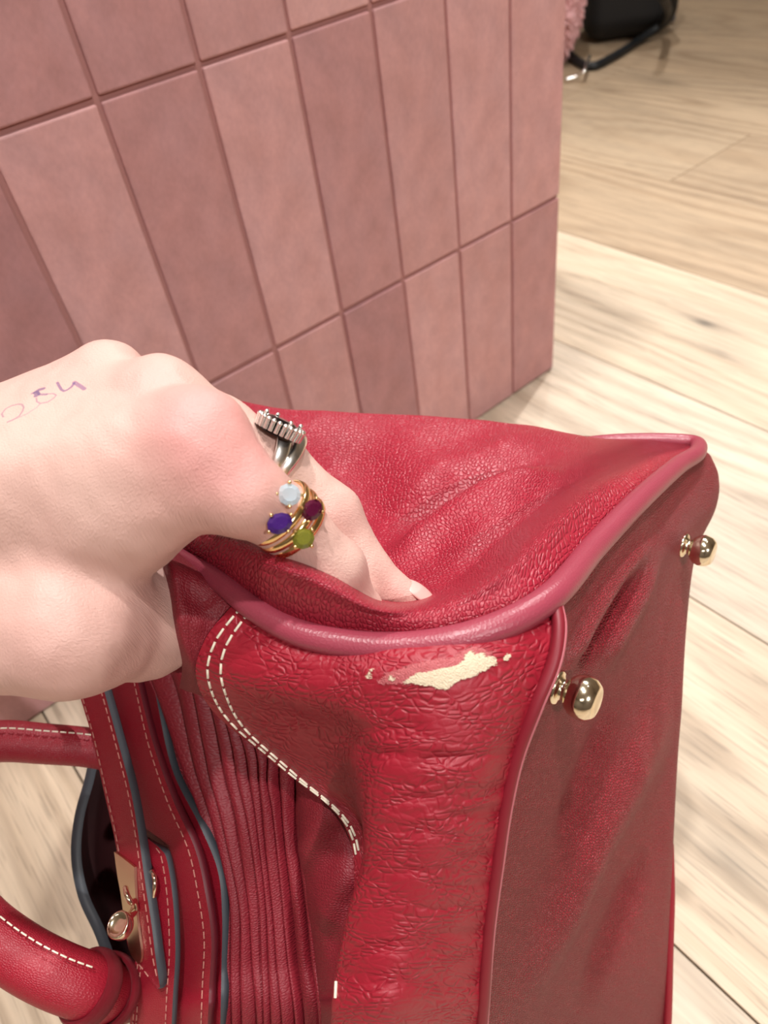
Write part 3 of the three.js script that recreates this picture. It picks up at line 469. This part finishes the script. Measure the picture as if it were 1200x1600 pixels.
// ------------------------------------------------------------------ the hand
function surfaceNets(fn, lo, hi, cell) {
  const nx = Math.ceil((hi.x - lo.x) / cell) + 1, ny = Math.ceil((hi.y - lo.y) / cell) + 1, nz = Math.ceil((hi.z - lo.z) / cell) + 1, f = new Float32Array(nx * ny * nz);
  for (let k = 0, q = 0; k < nz; k++) for (let j = 0; j < ny; j++) for (let i = 0; i < nx; i++, q++) f[q] = fn(lo.x + i * cell, lo.y + j * cell, lo.z + k * cell);
  const id = new Int32Array(nx * ny * nz).fill(-1), pos = [], idx = [], at = (i, j, k) => i + nx * (j + ny * k);
  const E = []; for (let a = 0; a < 8; a++) for (const b of [1, 2, 4]) if (!(a & b)) E.push([a, a | b]);
  for (let k = 0; k < nz - 1; k++) for (let j = 0; j < ny - 1; j++) for (let i = 0; i < nx - 1; i++) {
    let m = 0; const v = []; for (let c = 0; c < 8; c++) { const w = f[at(i + (c & 1), j + (c >> 1 & 1), k + (c >> 2))]; v.push(w); if (w < 0) m |= 1 << c; }
    if (m === 0 || m === 255) continue;
    let x = 0, y = 0, z = 0, n = 0; for (const [a, b] of E) if ((v[a] < 0) !== (v[b] < 0)) { const t = v[a] / (v[a] - v[b]); x += (a & 1) + t * ((b & 1) - (a & 1)); y += (a >> 1 & 1) + t * ((b >> 1 & 1) - (a >> 1 & 1)); z += (a >> 2) + t * ((b >> 2) - (a >> 2)); n++; }
    id[at(i, j, k)] = pos.length / 3; pos.push(lo.x + (i + x / n) * cell, lo.y + (j + y / n) * cell, lo.z + (k + z / n) * cell);
  }
  const quad = (a, b, c, d, s) => { if (a < 0 || b < 0 || c < 0 || d < 0) return; s ? idx.push(a, b, c, a, c, d) : idx.push(a, c, b, a, d, c); };
  for (let k = 1; k < nz - 1; k++) for (let j = 1; j < ny - 1; j++) for (let i = 1; i < nx - 1; i++) {
    const s = f[at(i, j, k)] < 0;
    if (s !== f[at(i + 1, j, k)] < 0) quad(id[at(i, j - 1, k - 1)], id[at(i, j, k - 1)], id[at(i, j, k)], id[at(i, j - 1, k)], s);
    if (s !== f[at(i, j + 1, k)] < 0) quad(id[at(i - 1, j, k - 1)], id[at(i - 1, j, k)], id[at(i, j, k)], id[at(i, j, k - 1)], s);
    if (s !== f[at(i, j, k + 1)] < 0) quad(id[at(i - 1, j - 1, k)], id[at(i, j - 1, k)], id[at(i, j, k)], id[at(i - 1, j, k)], s);
  }
  return { pos, idx };
}
const smin = (a, b, k) => { const h = Math.max(k - Math.abs(a - b), 0) / k; return Math.min(a, b) - h * h * k * 0.25; };
function chain(list) { const s = []; for (let i = 0; i + 1 < list.length; i++) { const [a, b] = [list[i], list[i + 1]], A = P(a[0], a[1], a[2]), B = P(b[0], b[1], b[2]); s.push([A.x, A.y, A.z, B.x - A.x, B.y - A.y, B.z - A.z, a[3], b[3], A.distanceToSquared(B)]); } return s; }
function capsule(s, x, y, z) { const px = x - s[0], py = y - s[1], pz = z - s[2], t = clamp((px * s[3] + py * s[4] + pz * s[5]) / s[8]); return Math.hypot(px - t * s[3], py - t * s[4], pz - t * s[5]) - (s[6] + t * (s[7] - s[6])); }
const union = (segs, k) => (x, y, z) => { let d = 1; for (const s of segs) d = smin(d, capsule(s, x, y, z), k); return d; };
const INDEX = [[310, 690, .197, .0132], [378, 772, .198, .0112], [445, 808, .206, .0090], [523, 886, .2165, .0084], [558, 958, .228, .0074], [585, 1010, .240, .0055]];
const MIDDLE = [[250, 625, .212, .0116], [345, 675, .217, .0098], [425, 718, .2245, .0091], [516, 802, .2330, .0092], [567, 888, .2375, .0077], [637, 936, .2405, .0056]];
const RINGF = [[170, 598, .226, .0112], [290, 680, .25, .0092], [380, 750, .262, .008], [420, 790, .268, .0065]];
const PINKY = [[95, 650, .246, .0105], [200, 740, .268, .008], [280, 800, .276, .0068], [310, 815, .279, .0055]];
const THUMB = [[-160, 960, .226, .0235], [110, 972, .213, .0205], [228, 968, .2385, .0176], [292, 955, .262, .0135], [350, 945, .272, .0085]];
const palm = union([...chain([[-170, 800, .216, .018], [310, 690, .197, .0132]]), ...chain([[-170, 752, .226, .016], [250, 625, .212, .0116]]), ...chain([[-170, 752, .242, .015], [170, 598, .226, .0112]]), ...chain([[-170, 760, .256, .014], [95, 650, .246, .0105]]),
  ...chain([[40, 850, .2215, .021], [185, 800, .2105, .0165], [300, 765, .199, .0118]]), ...chain([[-170, 870, .232, .03], [-800, 900, .30, .029]]), ...chain([[60, 800, .235, .022], [150, 760, .235, .02]])], 0.012);
const fI = union(chain(INDEX), 0.004), fM = union(chain(MIDDLE), 0.004), fR = union(chain(RINGF), 0.004), fP = union(chain(PINKY), 0.004), fT = union(chain(THUMB), 0.006);
const hand = (x, y, z) => { let d = smin(palm(x, y, z), fT(x, y, z), 0.007); let q = smin(fI(x, y, z), fM(x, y, z), 0.0014); q = smin(q, smin(fR(x, y, z), fP(x, y, z), 0.0014), 0.0014); d = smin(d, q, 0.006); if (d < 0.004 && d > -0.004) d += 0.0007 * noise(x * 60, y * 60, z * 60) + 0.0003 * noise(x * 190, y * 110, z * 190); return d; };
function skinDepth(px, py) { for (let d = 0.15; d < 0.32; d += 0.0004) if (hand(...P(px, py, d).toArray()) < 0) return d; return 0.25; }
const person = thing('person', P(100, 800, 0.22), 'bare hand reaching in, fingers pressing into the red bag, 284 inked on its back', 'person');
{
  const box = new THREE.Box3(); for (const s of [INDEX, MIDDLE, RINGF, PINKY, THUMB, [[-320, 900, .24, .032], [-170, 760, .256, .03]]]) for (const q of s) box.expandByPoint(P(q[0], q[1], q[2]));
  box.expandByScalar(0.03);
  const { pos, idx } = surfaceNets(hand, box.min, box.max, 0.0013);
  const n = pos.length / 3, nor = new Float32Array(n * 3), col = new Float32Array(n * 3), uv = new Float32Array(n * 2), e = 0.0012;
  const O = P(80, 640, .203), N = new THREE.Vector3(), g3 = (x, y, z) => new THREE.Vector3(hand(x + e, y, z) - hand(x - e, y, z), hand(x, y + e, z) - hand(x, y - e, z), hand(x, y, z + e) - hand(x, y, z - e)).normalize();
  // the plane of the back of the hand, for the ink
  const H1 = P(0, 690, .205), H2 = P(150, 620, .205); const ux = H2.clone().sub(H1).normalize(); const nn = g3(...O.toArray()); const uy = new THREE.Vector3().crossVectors(nn, ux).normalize(); ux.crossVectors(uy, nn).normalize();
  const red = [[315, 655, .186, .014, .9], [380, 715, .19, .012, .8], [240, 590, .2, .012, .4], [430, 800, .2, .01, .25], [300, 740, .185, .02, .35], [120, 600, .22, .02, .25], [640, 930, .232, .008, .4], [540, 800, .22, .01, .35], [100, 1040, .19, .03, .3]].map(([x, y, d, r, a]) => [P(x, y, d), r, a]);
  for (let i = 0; i < n; i++) {
    const p = new THREE.Vector3(pos[i * 3], pos[i * 3 + 1], pos[i * 3 + 2]); N.copy(g3(p.x, p.y, p.z)); N.toArray(nor, i * 3);
    let k = 0; for (const [c, r, a] of red) k += a * Math.exp(-p.distanceToSquared(c) / (r * r)); k = Math.min(1, k);
    const m = 1 + 0.05 * fbm(p.x * 90, p.y * 90, p.z * 90, 3), w = 0.04 * noise(p.x * 40, p.y * 40, p.z * 40);
    col[i * 3] = m * (0.65 - 0.02 * k); col[i * 3 + 1] = m * (0.42 - 0.13 * k + w * 0.5); col[i * 3 + 2] = m * (0.362 - 0.095 * k + w * 0.4);
    const q = p.clone().sub(O); uv[i * 2] = q.dot(ux) / 0.12 + 0.5; uv[i * 2 + 1] = q.dot(uy) / 0.12 + 0.5;
  }
  const g = new THREE.BufferGeometry(); g.setAttribute('position', new THREE.Float32BufferAttribute(pos, 3)); g.setAttribute('normal', new THREE.BufferAttribute(nor, 3)); g.setAttribute('color', new THREE.BufferAttribute(col, 3)); g.setAttribute('uv', new THREE.BufferAttribute(uv, 2)); g.setIndex(idx);
  const cv = document.createElement('canvas'); cv.width = cv.height = 2048; const cx = cv.getContext('2d'); cx.fillStyle = '#fff'; cx.fillRect(0, 0, 2048, 2048);
  const ink = (pts, w, c) => { cx.strokeStyle = c; cx.lineWidth = w; cx.lineCap = cx.lineJoin = 'round'; cx.beginPath(); pts.forEach(([x, y], i) => {
    const d0 = CAM.clone(), dir = P(x, y, 1).sub(d0), t = O.clone().sub(d0).dot(nn) / dir.dot(nn), q = d0.addScaledVector(dir, t).sub(O), X = (q.dot(ux) / 0.12 + 0.5) * 2048, Y = (1 - (q.dot(uy) / 0.12 + 0.5)) * 2048; i ? cx.lineTo(X, Y) : cx.moveTo(X, Y); }); cx.stroke(); };
  const z = (l) => l.map(([x, y]) => [x / 6, 560 + y / 6]);
  ink(z([[60, 590], [45, 560], [80, 510], [140, 480], [200, 472], [240, 480], [258, 510], [245, 545], [215, 585], [170, 615], [105, 642]]), 9, 'rgba(120,110,175,0.39)');
  ink(z([[105, 640], [200, 605], [290, 570], [370, 520], [405, 480]]), 7, 'rgba(130,120,185,0.28)');
  ink(z([[430, 325], [395, 330], [360, 360], [385, 385], [370, 395]]), 26, 'rgba(95,95,175,0.52)');
  ink(z([[330, 370], [375, 350], [400, 385], [470, 388]]), 15, 'rgba(100,100,180,0.42)');
  ink(z([[470, 385], [530, 380], [562, 398], [540, 425], [480, 460], [410, 472], [380, 455], [372, 420]]), 8, 'rgba(120,115,185,0.39)');
  ink(z([[560, 262], [580, 300], [605, 340], [632, 356], [665, 340], [700, 310], [720, 275]]), 14, 'rgba(95,90,180,0.52)');
  ink(z([[722, 268], [770, 300], [822, 340]]), 22, 'rgba(110,105,190,0.49)');
  const inkT = new THREE.CanvasTexture(cv); inkT.colorSpace = THREE.SRGBColorSpace;
  const skinBump = dataTex(512, 512, (X, Y) => { const v = 0.5 + 0.35 * noise(X * 0.09, Y * 0.22) + 0.25 * noise(X * 0.25 + 7, Y * 0.08); return [v, v, v]; });
  const skin = new THREE.MeshPhysicalMaterial({ color: 0xffffff, vertexColors: true, map: inkT, roughness: 0.5, bumpMap: sized(skinBump, 0.25), bumpScale: 0.00018, sheen: 0.15, sheenColor: new THREE.Color(1, 0.75, 0.65), sheenRoughness: 0.5 });
  put('hand', g, skin, person);
  // fingernail of the middle finger
  const ax = P(637, 936, .2405).sub(P(567, 888, .2375)).normalize(), up = dirWorld(0.72, -0.55, -0.35).addScaledVector(ax, -dirWorld(0.72, -0.55, -0.35).dot(ax)).normalize(), tip = P(637, 936, .2405).addScaledVector(up, 0.0046).addScaledVector(ax, 0.0016);
  const ng = new THREE.SphereGeometry(1, 24, 16); ng.scale(0.0044, 0.0062, 0.0013); const fr = frame(tip, up, new THREE.Vector3().crossVectors(ax, up)); ng.applyMatrix4(fr);
  put('fingernail', ng, std(new THREE.Color().setRGB(0.74, 0.44, 0.40), 0.25), person);
}

// ------------------------------------------------------------------ rings
function gem(rx, ry, h, n) { // faceted oval: table, crown, girdle, pavilion
  const g = new THREE.LatheGeometry([[0, -h], [0.55, -h * 0.5], [1, 0], [1, h * 0.08], [0.62, h * 0.42], [0, h * 0.42]].map((q) => new THREE.Vector2(...q)), n); g.rotateX(Math.PI / 2); g.scale(rx, ry, 1); const q = g.toNonIndexed(); q.computeVertexNormals(); return q;
}
const ball = (r, x, y, z) => { const s = new THREE.SphereGeometry(r, 10, 8); s.translate(x, y, z); return s; };
const rod = (a, b, r) => new THREE.TubeGeometry(new THREE.LineCurve3(new THREE.Vector3(...a), new THREE.Vector3(...b)), 1, r, 8);
function ringBand(c, axis, R, w, t) { // flat-ish band: R radius, w width along the finger, t thickness
  const g = new THREE.TorusGeometry(R, t, 12, 72); g.scale(1, 1, w / t); g.applyMatrix4(frame(c, axis, new THREE.Vector3(0, 1, 0))); return g;
}
{ // silver cluster ring on the middle finger
  const c = P(430, 716, .2246), axis = P(516, 802, .2330).sub(P(345, 675, .217)).normalize();
  const t = thing('silver_ring', c.clone(), 'silver ring with twin bands and a beaded dark oval cluster, on the farther finger', 'ring');
  const tilt = axis.clone().addScaledVector(dirWorld(0, -1, 0.2), 0.35).normalize();
  put('band', ringBand(c.clone().addScaledVector(axis, -0.0026), tilt, 0.0104, 0.0024, 0.0009), M.silver, t); put('band', ringBand(c.clone().addScaledVector(axis, 0.0018), axis, 0.0104, 0.0020, 0.0009), M.silver, t);
  const hc = P(437, 668, .2135), N = dirWorld(0.42, -0.85, -0.12).normalize(), X = dirWorld(0.86, 0.44, 0.1), m = frame(hc, N, X);
  const bez = []; const nb = 24; for (let i = 0; i < nb; i++) { const a = i / nb * Math.PI * 2, x = 0.0068 * Math.cos(a), y = 0.0054 * Math.sin(a); bez.push(rod([x * 0.95, y * 0.95, -0.0016], [x, y, 0.0012], 0.00072), ball(0.0008, x, y, 0.0014)); }
  for (const a of [0.4, 2.0, 3.6, 5.2]) bez.push(rod([0.0058 * Math.cos(a), 0.0045 * Math.sin(a), 0], [0.0056 * Math.cos(a), 0.0044 * Math.sin(a), 0.0026], 0.0006), ball(0.0007, 0.0056 * Math.cos(a), 0.0044 * Math.sin(a), 0.0028));
  const gal = new THREE.CylinderGeometry(1, 0.8, 0.0022, 32); gal.rotateX(Math.PI / 2); gal.scale(0.0062, 0.0049, 1); gal.translate(0, 0, -0.0012); 
  const bm = put('beaded_setting', mergeGeometries(bez.map((q) => q.toNonIndexed())).applyMatrix4(m), M.silver, t); void bm;
  put('gallery', gal.applyMatrix4(m), std(0x2c2a2a, 0.3, { metalness: 0.8 }), t);
  put('stone', gem(0.0056, 0.0043, 0.0032, 16).translate(0, 0, 0.0012).applyMatrix4(m), std(0x07070c, 0.08, { clearcoat: 1 }), t, 'black oval stone');
}
{ // gold ring with four coloured stones on the index finger
  const c = P(447, 810, .2066), axis = P(500, 864, .2140).sub(P(420, 795, .2030)).normalize();
  const t = thing('gemstone_ring', c.clone(), 'gold ring of split bands with four coloured oval stones, on the nearer finger', 'ring');
  for (const s of [-0.0028, 0.0006, 0.0038]) put('band', ringBand(c.clone().addScaledVector(axis, s), axis, 0.0101 - 0.0004 * (s > 0.003), 0.0013, 0.0008), M.ringGold, t);
  const stone = (px, py, d, rx, ry, turn, color, o, label) => {
    const dd = Math.min(d, skinDepth(px, py) - 0.0028), q = P(px, py, dd), N = CAM.clone().sub(q).normalize().add(dirWorld(0.12, -0.12, 0)).normalize(), X = dirWorld(Math.cos(turn), Math.sin(turn), 0), m = frame(q, N, X);
    const st = put('stone', gem(rx, ry, 0.0024, 12).applyMatrix4(m), std(color, 0.05, { transmission: o.t ?? 0.6, thickness: 0.003, ior: 1.6, attenuationColor: new THREE.Color(color), attenuationDistance: o.a ?? 0.003, ...o.m }), t, label);
    const pr = []; for (const a of [0.3, 1.87, 3.44, 5.01]) { const x = rx * 1.08 * Math.cos(a), y = ry * 1.08 * Math.sin(a); pr.push(rod([x * 0.7, y * 0.7, -0.002], [x, y, 0.0004], 0.00038), ball(0.00055, x, y, 0.0006)); }
    const cup = new THREE.LatheGeometry([[0.35, -0.0026], [0.8, -0.0012], [0.95, -0.0004], [0.9, -0.0004], [0.7, -0.0012]].map((k) => new THREE.Vector2(...k)), 24); cup.rotateX(Math.PI / 2); cup.scale(rx, ry, 1); pr.push(cup);
    put('prongs', mergeGeometries(pr.map((k) => k.toNonIndexed())).applyMatrix4(m), M.ringGold, st);
  };
  stone(452, 773, .1955, 0.0031, 0.0029, 0.3, 0xe6f2fb, { t: 0.6, a: 0.02 }, 'pale blue stone');
  stone(437, 818, .1945, 0.0034, 0.0027, -0.45, 0x5a2c93, { a: 0.003 }, 'purple stone');
  stone(488, 797, .1985, 0.0031, 0.0025, -1.0, 0x6e1240, { a: 0.0025 }, 'dark magenta stone');
  stone(474, 842, .1985, 0.0030, 0.0027, -0.5, 0x9c9a3c, { a: 0.004 }, 'olive green stone');
}

// ------------------------------------------------------------------ black bag and pink fluff on the floor behind the counter
{
  const onFloor = (x, y, lift = 0) => { const a = P(x, y, 1).sub(CAM); const t = (lift - EYE) / a.y; return CAM.clone().addScaledVector(a, t); };
  const o = onFloor(960, 70), t = thing('black_bag', o.clone(), 'black bag with a narrow black strap lying on the floor past the counter', 'bag');
  const right = dirWorld(1, 0.02, 0).setY(0).normalize(), away = new THREE.Vector3(-right.z, 0, right.x); if (away.z > 0) away.negate();
  const g = new RoundedBoxGeometry(0.22, 0.26, 0.18, 8, 0.05), p = g.attributes.position;
  for (let i = 0; i < p.count; i++) { const x = p.getX(i), y = p.getY(i), z = p.getZ(i); p.setXYZ(i, x * (1 + 0.18 * (y + 0.13)) + 0.006 * noise(y * 14, z * 14), y + 0.006 * noise(x * 12, z * 12), z + 0.008 * noise(x * 10, y * 10)); }
  g.computeVertexNormals(); g.applyMatrix4(new THREE.Matrix4().makeBasis(right, new THREE.Vector3(0, 1, 0), right.clone().cross(new THREE.Vector3(0, 1, 0))).setPosition(o.clone().addScaledVector(away, 0.085).addScaledVector(right, 0.035).setY(0.134)));
  const blk = std(0x0b0b0d, 0.6);
  put('body', g, blk, t);
  const strapPts = [[868, 58, .05], [888, 82, .012], [905, 98, .008], [925, 104, .008], [960, 88, .008], [1000, 62, .012], [1030, 40, .03], [1041, 22, .06], [1042, 8, .10], [1036, -6, .13]].map(([x, y, l]) => onFloor(x, y, l));
  const sg = tube(strapPts, 0.0095, 80, 10); put('strap', sg, std(0x0d1216, 0.5), t);
  put('buckle', tube([[921, 88, .022], [917, 100, .022], [912, 113, .02], [905, 118, .012], [886, 124, .007]].map(([x, y, l]) => onFloor(x, y, l)), 0.0038, 40, 10), M.silver, t, 'small silver clip');
  put('strap_end', tube([[1040, 25, .02], [1050, 28, .012]].map(([x, y, l]) => onFloor(x, y, l)), 0.009, 10, 10), std(0x5d6068, 0.6), t);
  const q = onFloor(888, 74), k = thing('fluffy_throw', q.clone(), 'fluffy pink fabric bundle beside the black bag, mostly behind the counter', 'fabric');
  const fg = new THREE.IcosahedronGeometry(1, 40), fp = fg.attributes.position; for (let i = 0; i < fp.count; i++) { const v = new THREE.Vector3().fromBufferAttribute(fp, i); const s = 1 + 0.12 * fbm(v.x * 3, v.y * 3, v.z * 3, 3) + 0.16 * noise(v.x * 9, v.y * 15, v.z * 9) + 0.12 * noise(v.x * 22, v.y * 30, v.z * 22); fp.setXYZ(i, v.x * 0.06 * s, v.y * 0.14 * s, v.z * 0.07 * s); }
  fg.computeVertexNormals(); fg.translate(q.x - 0.052, 0.15, q.z + 0.12); put('fabric', fg, std(0xe3b4b6, 0.95, { sheen: 0.5, sheenColor: new THREE.Color(0xffd0d0) }), k);
}
renderer.render(scene, camera);
